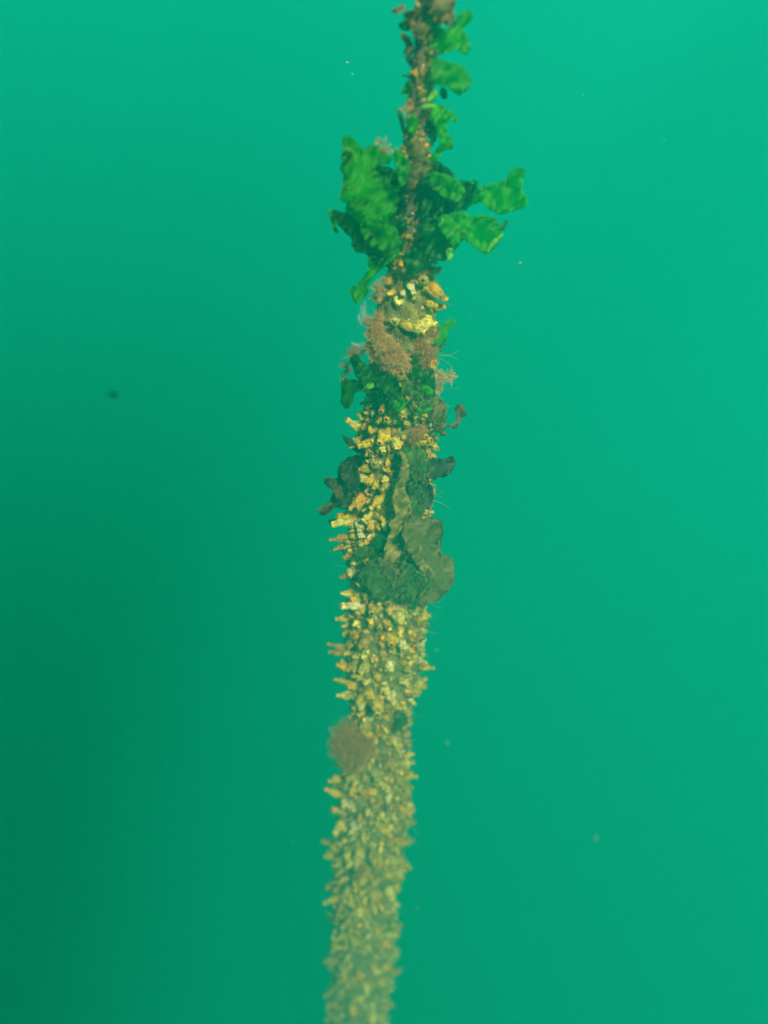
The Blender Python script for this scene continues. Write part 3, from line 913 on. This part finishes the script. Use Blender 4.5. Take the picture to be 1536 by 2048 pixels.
plant('curled_green_seaweed', (848, 215), 'bright curled green seaweed with a trailing strip, right of the thin rope', 'seaweed', [
    ([(853, 200), (860, 188), (868, 180), (874, 186), (872, 196), (862, 201), (857, 204)], 0.022, 'bright', K(amp=.004, wave=30, step=3)),
    ([(842, 216), (850, 208), (862, 208), (874, 211), (870, 216), (858, 214), (848, 219)], 0.026, 'bright', K(amp=.003, wave=30, step=3)),
    ([(862, 212), (880, 208), (894, 216), (908, 228), (916, 238), (908, 244), (896, 240), (893, 252), (896, 268), (906, 284), (904, 296), (890, 300), (878, 314), (862, 334), (850, 338), (846, 326), (864, 310), (878, 292), (880, 272), (868, 250), (858, 238)], 0.014, 'green', K(amp=.011)),
    ([(848, 220), (862, 222), (870, 245), (874, 275), (864, 285), (852, 262), (846, 240)], 0.0, 'dark', K()),
], 0)
plant('bushy_green_seaweed', (812, 420), 'bushy bright green seaweed clump spreading out left of the rope', 'seaweed', [
    ([(692, 268), (704, 274), (714, 284), (728, 299), (745, 290), (760, 294), (772, 304), (784, 316), (776, 328), (758, 330), (752, 340), (768, 352), (792, 346), (800, 380), (792, 420), (764, 442), (735, 436), (712, 424), (694, 408), (682, 394), (691, 374), (690, 352), (680, 336), (690, 318), (685, 290)], 0.030, 'green', K(amp=.017, tilt=(-.05, .02))),
    ([(683, 330), (692, 345), (697, 372), (688, 392), (678, 400), (684, 378), (688, 356)], 0.052, 'bright', K(amp=.006, wave=20)),  # light on the clump's left edge, put in as a brighter strip
    ([(688, 300), (700, 296), (712, 310), (704, 330), (690, 330), (684, 318)], 0.050, 'bright', K(amp=.009, wave=24)),
    ([(671, 424), (690, 426), (708, 438), (720, 450), (736, 456), (765, 448), (800, 462), (806, 490), (790, 520), (764, 536), (744, 520), (728, 506), (712, 504), (703, 490), (706, 478), (690, 466), (676, 446)], 0.036, 'dark', K(amp=.014, tilt=(-.04, 0))),
    ([(742, 512), (770, 518), (795, 498), (802, 508), (772, 532), (752, 548), (738, 566), (736, 588), (724, 598), (712, 607), (704, 594), (700, 578), (716, 566), (732, 548), (736, 528)], 0.030, 'green', K(amp=.010)),
    ([(745, 332), (795, 345), (812, 400), (812, 470), (796, 515), (750, 505), (716, 470), (722, 430), (728, 380)], 0.006, 'dark', K(amp=.016)),
    ([(700, 400), (730, 395), (760, 410), (775, 440), (760, 470), (730, 468), (704, 440), (692, 420)], 0.048, 'green', K(amp=.016)),
    ([(656, 424), (668, 418), (674, 432), (671, 450), (678, 466), (668, 462), (662, 440)], 0.040, 'bright', K(amp=.006, wave=16)),
    ([(720, 450), (750, 446), (790, 455), (800, 490), (770, 500), (735, 488)], 0.050, 'green', K(amp=.012)),
], 0)
plant('spreading_green_seaweed', (836, 430), 'dark green seaweed with two long arms reaching right of the rope', 'seaweed', [
    ([(848, 332), (872, 322), (892, 334), (908, 346), (908, 362), (930, 362), (955, 360), (954, 374), (944, 400), (922, 420), (896, 428), (868, 442), (848, 425), (842, 372)], 0.014, 'dark', K(amp=.015)),
    ([(922, 380), (944, 364), (958, 374), (984, 368), (1008, 361), (1024, 342), (1036, 334), (1051, 338), (1046, 360), (1044, 386), (1056, 398), (1049, 414), (1022, 424), (1000, 427), (976, 415), (962, 404), (946, 412), (930, 420), (914, 412), (908, 395)], 0.026, 'green', K(amp=.013, tilt=(.03, 0))),
    ([(905, 428), (925, 424), (945, 432), (966, 430), (986, 434), (996, 442), (1001, 452), (1003, 468), (994, 490), (976, 508), (956, 500), (938, 484), (918, 472), (900, 450)], 0.034, 'green', K(amp=.013, tilt=(.03, 0))),
    ([(1000, 452), (1006, 448), (1012, 440), (1017, 440), (1012, 452), (1004, 464)], 0.048, 'dark', K(amp=.003)),
    ([(980, 486), (996, 474), (1005, 468), (1000, 482), (984, 500), (976, 506)], 0.062, 'bright', K(amp=.004, wave=16)),  # glint along the arm's lower edge, coloured in as a bright strip
    ([(840, 444), (866, 436), (896, 440), (918, 456), (932, 474), (916, 486), (908, 504), (896, 518), (872, 521), (848, 508), (836, 482)], 0.032, 'dark', K(amp=.014)),
    ([(888, 428), (916, 450), (924, 476), (912, 496), (894, 480), (876, 450)], 0.048, 'green', K(amp=.010)),
    ([(838, 360), (860, 368), (884, 396), (908, 418), (880, 440), (852, 452), (842, 420)], 0.016, 'dark', K(amp=.012)),  # shade in the clump's middle, put in as a dark sheet
    ([(892, 500), (906, 498), (904, 516), (896, 520)], 0.050, 'bright', K(amp=.003, wave=16)),
    ([(862, 345), (900, 352), (930, 378), (915, 402), (890, 395), (868, 375)], 0.034, 'green', K(amp=.012)),
], 0)
plant('olive_seaweed', (830, 325), 'small olive seaweed leaves on the front of the rope between the two green clumps', 'seaweed', [
    ([(812, 290), (830, 284), (852, 290), (859, 306), (848, 318), (834, 336), (824, 326), (815, 308)], 0.045, 'olive', K(amp=.006)),
    ([(822, 338), (846, 320), (862, 326), (852, 346), (832, 355), (822, 350)], 0.046, 'olive', K(amp=.006)),
    ([(788, 300), (802, 304), (819, 328), (814, 360), (802, 374), (795, 348), (789, 322)], 0.048, 'green', K(amp=.007, wave=24)),
    ([(800, 385), (812, 378), (815, 430), (808, 480), (798, 500), (796, 440)], -0.004, 'dark', K(amp=.008)),
    ([(815, 350), (840, 352), (846, 400), (842, 440), (836, 430), (830, 395), (818, 380)], -0.014, 'dark', K(amp=.006)),
    ([(806, 512), (830, 500), (848, 512), (850, 535), (832, 548), (812, 540)], 0.040, 'dark', K(amp=.009)),
], 0)
plant('green_leaf_sprig', (872, 690), 'narrow bright green leaf on the right edge beside the pink-brown tuft', 'seaweed', [
    ([(872, 658), (886, 648), (902, 639), (913, 645), (896, 659), (892, 680), (880, 698), (870, 714), (866, 690)], 0.010, 'green', K(amp=.006)),
], 0)
plant('dark_leafy_seaweed', (742, 770), 'dark green leaves at the left under the pink-brown tuft, one rounded and drooping', 'seaweed', [
    ([(700, 716), (716, 710), (728, 728), (752, 742), (772, 764), (758, 784), (736, 778), (718, 762), (706, 738)], 0.070, 'dark', K(amp=.008)),
    ([(684, 764), (700, 760), (722, 762), (728, 774), (708, 788), (708, 804), (694, 817), (683, 806)], 0.060, 'dark', K(amp=.006)),
    ([(728, 778), (740, 764), (756, 760), (760, 768), (744, 776)], 0.078, 'bright', K(amp=.004, wave=16)),
], 0)
plant('green_leafy_seaweed', (795, 785), 'green leaves across the middle below the pink-brown tuft', 'seaweed', [
    ([(742, 764), (765, 752), (790, 756), (802, 776), (798, 800), (786, 814), (772, 804), (764, 784)], 0.080, 'dark', K(amp=.009)),
    ([(770, 780), (790, 785), (806, 800), (800, 818), (785, 822), (776, 805)], 0.084, 'dark', K(amp=.007)),
    ([(784, 806), (800, 798), (812, 806), (806, 820), (790, 824)], 0.088, 'green', K(amp=.006)),
], 0)
plant('glossy_green_seaweed', (850, 800), 'glossy green folded leaves on the right below the pink-brown tuft', 'seaweed', [
    ([(802, 764), (824, 768), (842, 776), (846, 790), (832, 796), (830, 806), (846, 818), (862, 812), (868, 798), (850, 800), (842, 790), (820, 795), (808, 782)], 0.082, 'moss', K(amp=.007, wave=22)),
    ([(846, 740), (868, 740), (870, 790), (856, 788), (842, 766)], 0.066, 'dark', K(amp=.006)),
    ([(866, 796), (884, 798), (893, 828), (890, 848), (876, 866), (864, 852), (862, 825)], 0.060, 'olive', K(amp=.008)),
    ([(812, 738), (836, 732), (844, 752), (826, 762), (814, 756)], 0.078, 'dark', K(amp=.006)),
    ([(828, 812), (848, 820), (864, 812), (860, 824), (840, 828)], 0.090, 'green', K(amp=.004, wave=16)),
    ([(842, 770), (862, 775), (866, 790), (848, 786)], 0.078, 'green', K(amp=.005)),
], 0)
plant('brown_curled_seaweed', (874, 856), 'thin brown seaweed strip curling upward, sticking out right of the column', 'seaweed', [
    ([(866, 856), (890, 850), (906, 848), (912, 832), (910, 818), (918, 808), (928, 814), (932, 830), (922, 838), (918, 852), (910, 857), (896, 854), (876, 866)], 0.025, 'brown', K(amp=.006, wave=20)),
    ([(884, 862), (894, 866), (890, 872), (880, 870)], 0.03, 'brown', K(amp=.002)),
], 0)
plant('olive_ribbon_seaweed', (810, 900), 'long olive brown ribbon seaweed draped down the front right of the column', 'seaweed', [
    ([(800, 898), (822, 888), (846, 896), (858, 920), (856, 948), (840, 966), (826, 962), (818, 940), (812, 968), (804, 960), (800, 925)], 0.074, 'moss', K(amp=.008)),
    ([(802, 900), (812, 914), (819, 948), (811, 974), (819, 1000), (820, 1030), (808, 1042), (804, 1070), (802, 1106), (788, 1126), (768, 1120), (771, 1088), (782, 1062), (778, 1042), (790, 1028), (787, 990), (795, 958), (800, 930)], 0.092, 'silt', K(amp=.009, rag=1.5)),
    ([(818, 1028), (848, 1038), (868, 1038), (885, 1044), (882, 1078), (880, 1104), (900, 1114), (908, 1140), (904, 1172), (890, 1190), (864, 1204), (845, 1216), (836, 1194), (858, 1160), (842, 1142), (826, 1116), (812, 1100), (806, 1062)], 0.076, 'olive', K(amp=.010, rag=1.5, holes=((873, 1087, 3.5), (884, 1168, 3), (850, 1180, 2.5), (866, 1118, 2.2)), tilt=(-.05, 0))),
    ([(806, 1070), (826, 1062), (842, 1090), (846, 1120), (866, 1140), (866, 1154), (842, 1144), (826, 1120), (808, 1112)], 0.092, 'silt', K(amp=.008, rag=1.4)),
    ([(818, 965), (840, 968), (852, 1000), (846, 1030), (826, 1034), (820, 1000)], 0.072, 'moss', K(amp=.008)),
], 0)
plant('dark_flapping_seaweed', (855, 940), 'dark leaf flapping out to the right of the column', 'seaweed', [
    ([(852, 925), (870, 916), (888, 918), (905, 912), (908, 934), (896, 950), (876, 956), (858, 962), (850, 945)], 0.030, 'murk', K(amp=.009)),
    ([(836, 962), (862, 968), (867, 992), (858, 1018), (842, 1014), (834, 988)], 0.064, 'murk', K(amp=.009)),
    ([(850, 1036), (880, 1040), (886, 1060), (878, 1090), (858, 1076)], 0.045, 'murk', K(amp=.008)),
], 0)
plant('green_drooping_seaweed', (790, 1120), 'wide green drooping leaves at the lower end of the olive ribbon', 'seaweed', [
    ([(718, 1146), (738, 1126), (755, 1116), (770, 1128), (790, 1142), (801, 1168), (790, 1192), (768, 1203), (746, 1190), (734, 1172)], 0.092, 'moss', K(amp=.010)),
    ([(804, 1122), (820, 1128), (840, 1144), (862, 1160), (856, 1186), (836, 1196), (816, 1206), (801, 1200), (803, 1164)], 0.090, 'moss', K(amp=.010)),
    ([(755, 1116), (785, 1128), (802, 1150), (790, 1176), (768, 1150)], 0.098, 'olive', K(amp=.008)),
    ([(742, 1086), (760, 1068), (776, 1080), (774, 1112), (755, 1116), (736, 1120)], 0.070, 'dark', K(amp=.008)),
    ([(716, 1100), (738, 1092), (748, 1104), (728, 1116), (714, 1112)], 0.080, 'moss', K(amp=.006, rag=2)),
], 0)
plant('dark_ragged_seaweed', (722, 950), 'dark ragged brown-green weed trailing down off the left edge', 'seaweed', [
    ([(698, 914), (718, 910), (728, 940), (720, 972), (706, 1000), (692, 1020), (676, 1016), (660, 1024), (650, 1030), (640, 1024), (656, 1002), (664, 984), (650, 962), (672, 956), (678, 932)], 0.010, 'murk', K(amp=.014, rag=1.6)),
    ([(692, 925), (714, 930), (720, 960), (706, 985), (688, 970), (682, 945)], 0.034, 'murk', K(amp=.012, rag=1.4)),
    ([(634, 1022), (648, 1010), (664, 1006), (660, 1018), (646, 1028)], 0.016, 'brown', K(amp=.006, rag=1.6)),
    ([(650, 958), (664, 956), (680, 962), (690, 985), (672, 1000), (666, 980)], 0.026, 'brown', K(amp=.010, rag=1.4)),
    ([(655, 1042), (668, 1038), (680, 1044), (668, 1050)], 0.010, 'dark', K(amp=.003)),
], 0)
plant('thin_dark_seaweed', (722, 895), 'thin dark leaf slanting up from the left edge above the ragged weed', 'seaweed', [
    ([(684, 871), (698, 876), (712, 888), (724, 900), (714, 905), (700, 894), (690, 882)], 0.020, 'murk', K(amp=.004)),
], 0)
plant('faded_green_seaweed', (805, 1450), 'faint green leaf patch on the right at the narrow neck', 'seaweed', [
    ([(788, 1430), (800, 1434), (810, 1422), (815, 1444), (806, 1452), (808, 1470), (796, 1460), (786, 1468), (792, 1448)], 0.058, 'moss', K(amp=.006, rag=2)),
], 0)

# ------------------------------------------------------------------ feathery red weed
def tuft(name, lobes, label, mat, dens=1.0, hair=0.00026, wob=0.5, group=None, sub=5):
    """lobes: (px, py, radius px, metres in front of the rope plane); hairs fork out of each lobe's middle."""
    base, a = surf_px(lobes[0][0], lobes[0][1])
    root = empty(name, base)
    tag(root, label, 'red seaweed', group or 'feathery red weeds growing on the rope')
    for px, py, rp, off in lobes:
        c = at(px, py, D - hug(off, base.z))
        R = px_size(rp, c)
        items = []
        n = int(26 * dens * (rp / 10.0) ** 1.6)
        for _ in range(n):
            d = rvec()
            if d.y > 0.55: d.y *= -1
            stem_ = curl(c + d * R * 0.12, d, R * (rnd.uniform(0.45, 1.0) if rnd.random() < 0.75 else rnd.uniform(0.9, 1.55)), 5, wob * 0.7)
            items.append((stem_, hair * 1.5))
            for _k in range(sub):
                i = rnd.randrange(1, 5)
                dd = (stem_[i + 1] - stem_[i]).normalized() + rvec() * 0.9
                items.append((curl(stem_[i], dd, R * rnd.uniform(0.2, 0.5), 3, wob), hair))
        o = link_mesh('frond', strands_mesh('frond', [([p - base for p in pts], r) for pts, r in items]), M[mat], root)
        o['kind'] = 'stuff'
    return root
tuft('feathery_red_seaweed', [(752, 652, 17, .070), (758, 672, 20, .082), (742, 668, 11, .070), (744, 694, 15, .070), (764, 690, 18, .090), (782, 694, 18, .094), (796, 714, 18, .096), (808, 734, 13, .096), (776, 712, 17, .096), (758, 634, 13, .062), (788, 738, 12, .092), (748, 712, 12, .078), (800, 748, 9, .092), (770, 726, 12, .09), (736, 640, 9, .05), (812, 716, 10, .09)],
     'fluffy pink-brown feathery weed tuft on the upper part of the column', 'red', 2.6, 0.00024, 0.5, sub=8)
tuft('feathery_red_seaweed', [(700, 1486, 36, .105), (686, 1470, 25, .110), (716, 1496, 32, .105), (704, 1520, 26, .10), (670, 1484, 17, .10), (690, 1504, 26, .10), (728, 1484, 22, .10), (698, 1450, 20, .10), (712, 1538, 14, .095), (676, 1496, 18, .1)],
     'round fuzzy brown weed tuft on the left edge of the lower column', 'reddark', 1.3, 0.00024, 0.55, sub=8)
tuft('feathery_red_seaweed', [(758, 575, 18, .052), (752, 595, 12, .05), (770, 560, 12, .05)], 'small wispy pink weed at the left shoulder of the thick growth', 'red', 0.8)
tuft('feathery_red_seaweed', [(866, 745, 20, .045), (882, 755, 20, .03), (898, 752, 16, .02), (872, 775, 18, .03)], 'thin pink weed wisps on the right edge below the bright green leaf', 'red', 0.45)
tuft('feathery_red_seaweed', [(708, 705, 20, .04), (694, 735, 16, .03), (690, 760, 14, .03), (722, 700, 14, .05)], 'thin dark pink weed wisps on the left edge around the dark leaves', 'reddark', 0.45)
tuft('feathery_red_seaweed', [(772, 296, 16, .02), (758, 285, 12, .015), (790, 302, 10, .03)], 'tiny pink weed sprig above the bushy left clump', 'red', 0.3)
tuft('feathery_red_seaweed', [(812, 216, 14, .02), (802, 222, 10, .01), (822, 214, 10, .03)], 'tiny pink weed sprig on the left of the thin upper rope', 'red', 0.35)
tuft('feathery_red_seaweed', [(842, 690, 20, .076), (858, 705, 18, .066), (850, 725, 16, .07), (862, 670, 14, .06)], 'brownish fuzzy weed right of the pink-brown tuft', 'reddark', 1.1)
tuft('feathery_red_seaweed', [(836, 868, 16, .078), (824, 880, 12, .08), (846, 858, 12, .07)], 'flat brown fuzzy weed patch at the top of the olive ribbon', 'reddark', 1.6)
tuft('feathery_red_seaweed', [(722, 1744, 15, .085), (712, 1752, 10, .08)], 'small dark brown fuzzy weed patch under the row of four points', 'reddark', 1.2)

# ------------------------------------------------------------------ white hydroids
def hydroid(stems, label):
    b, a = surf_px(stems[0][0], stems[0][1])
    root = empty('feather_hydroid', b)
    tag(root, label, 'hydroid', 'white feathery hydroids')
    for bx, by, tx, ty, off in stems:
        p0, p1 = at(bx, by, D - off), at(tx, ty, D - off - 0.004)
        d = p1 - p0
        side = d.cross(FW).normalized()
        items = []
        pts = [p0 + d * (i / 8) + side * d.length * 0.12 * math.sin(i / 8 * 2.6) for i in range(9)]
        items.append((pts, 0.0004))
        for i in range(1, 9):
            for s in (-1, 1):
                dd = d.normalized() * 0.9 + side * s + rvec() * 0.15
                items.append((curl(pts[i], dd, d.length * 0.26 * (1.1 - i / 12), 3, 0.1), 0.00025))
        link_mesh('plume', strands_mesh('plume', [([p - b for p in q], r) for q, r in items]), M['hydroid'], root)
hydroid([(738, 650, 728, 612, .035), (732, 655, 720, 630, .035), (738, 640, 734, 604, .03)], 'white feathery hydroid plumes left of the pink-brown tuft, upper')
hydroid([(738, 690, 705, 684, .04), (735, 700, 710, 694, .035)], 'white feathery hydroid plumes left of the pink-brown tuft, lower')

# ------------------------------------------------------------------ drifting specks
def blob(name, px, py, y, size_px, mat, label, cat, group=None, stretch=(1, 1, 1), seed=0, wisps=0):
    c = at(px, py, y)
    R = px_size(size_px / 2, c)
    bm = bmesh.new()
    bmesh.ops.create_icosphere(bm, subdivisions=2, radius=R)
    for v in bm.verts:
        v.co *= 1 + 0.45 * noise.noise(v.co / R * 1.4 + Vector((seed, seed, 0)))
        v.co = Vector([v.co[i] * stretch[i] for i in range(3)])
    me = bpy.data.meshes.new(name)
    bm.to_mesh(me); bm.free()
    me.polygons.foreach_set('use_smooth', [True] * len(me.polygons))
    if wisps:
        root = empty(name, c)
        tag(root, label, cat, group)
        link_mesh('body', me, M[mat], root)
        it = [(curl(Vector((0, 0, 0)), Vector((-1, 0.2, 0.35)) + rvec() * 0.5, R * 3.2, 6, 0.3), R * 0.16) for _ in range(wisps)]
        it += [(curl(Vector((0, 0, 0)), Vector((1, 0, 0.8)), R * 2.0, 4, 0.2), R * 0.12)]
        link_mesh('tail', strands_mesh('tail', it, 5), M[mat], root)
        return root
    return tag(link_mesh(name, me, M[mat], None, c), label, cat, group)
blob('drifting_debris', 229, 790, 0.62, 11, 'speck', 'dark blurred speck with a faint tail drifting in open water at the left', 'debris', None, (1.1, 1, .9), 3, 6)
SNOW = [(895, 1485, 8, 'pale elongated speck drifting right of the narrow neck', (.5, 1, 1.3)), (694, 125, 6, 'faint pale speck drifting upper left of the rope', (1, 1, 1)), (1192, 1676, 9, 'faint pale speck drifting far right in the lower water', (1, 1, .8)),
        (833, 1816, 4, 'tiny pale speck right of the faded lower column', (1, 1, 1)), (873, 1300, 4, 'tiny pale speck right of the white knobbly squirt', (1, 1, 1)), (1040, 525, 5, 'tiny pale speck below the right-hand weed arms', (1, 1, 1)),
        (705, 148, 4, 'second faint speck just below the one upper left of the rope', (1, 1, 1))]
for i, (px, py, s, lab, st) in enumerate(SNOW):
    blob('drifting_particle', px, py, D * rnd.uniform(1.1, 1.5), s * 0.75, 'snow', lab, 'particle', 'pale specks drifting in the water', st, i * 7)

# marine snow at every distance, too fine to count
bms = bmesh.new()
for _ in range(150):
    y = rnd.uniform(0.85, 2.6)
    c = at(rnd.uniform(-40, 1576), rnd.uniform(-40, 2090), y)
    R = rnd.uniform(0.00025, 0.0006)
    bmesh.ops.create_icosphere(bms, subdivisions=1, radius=R, matrix=Matrix.Translation(c) @ Matrix.Diagonal((rnd.uniform(.5, 1.5), 1, rnd.uniform(.5, 1.5), 1)))
me = bpy.data.meshes.new('marine_snow')
bms.to_mesh(me); bms.free()
tag(link_mesh('marine_snow', me, M['snow']), 'fine pale particles suspended all through the water', 'marine snow', kind='stuff')
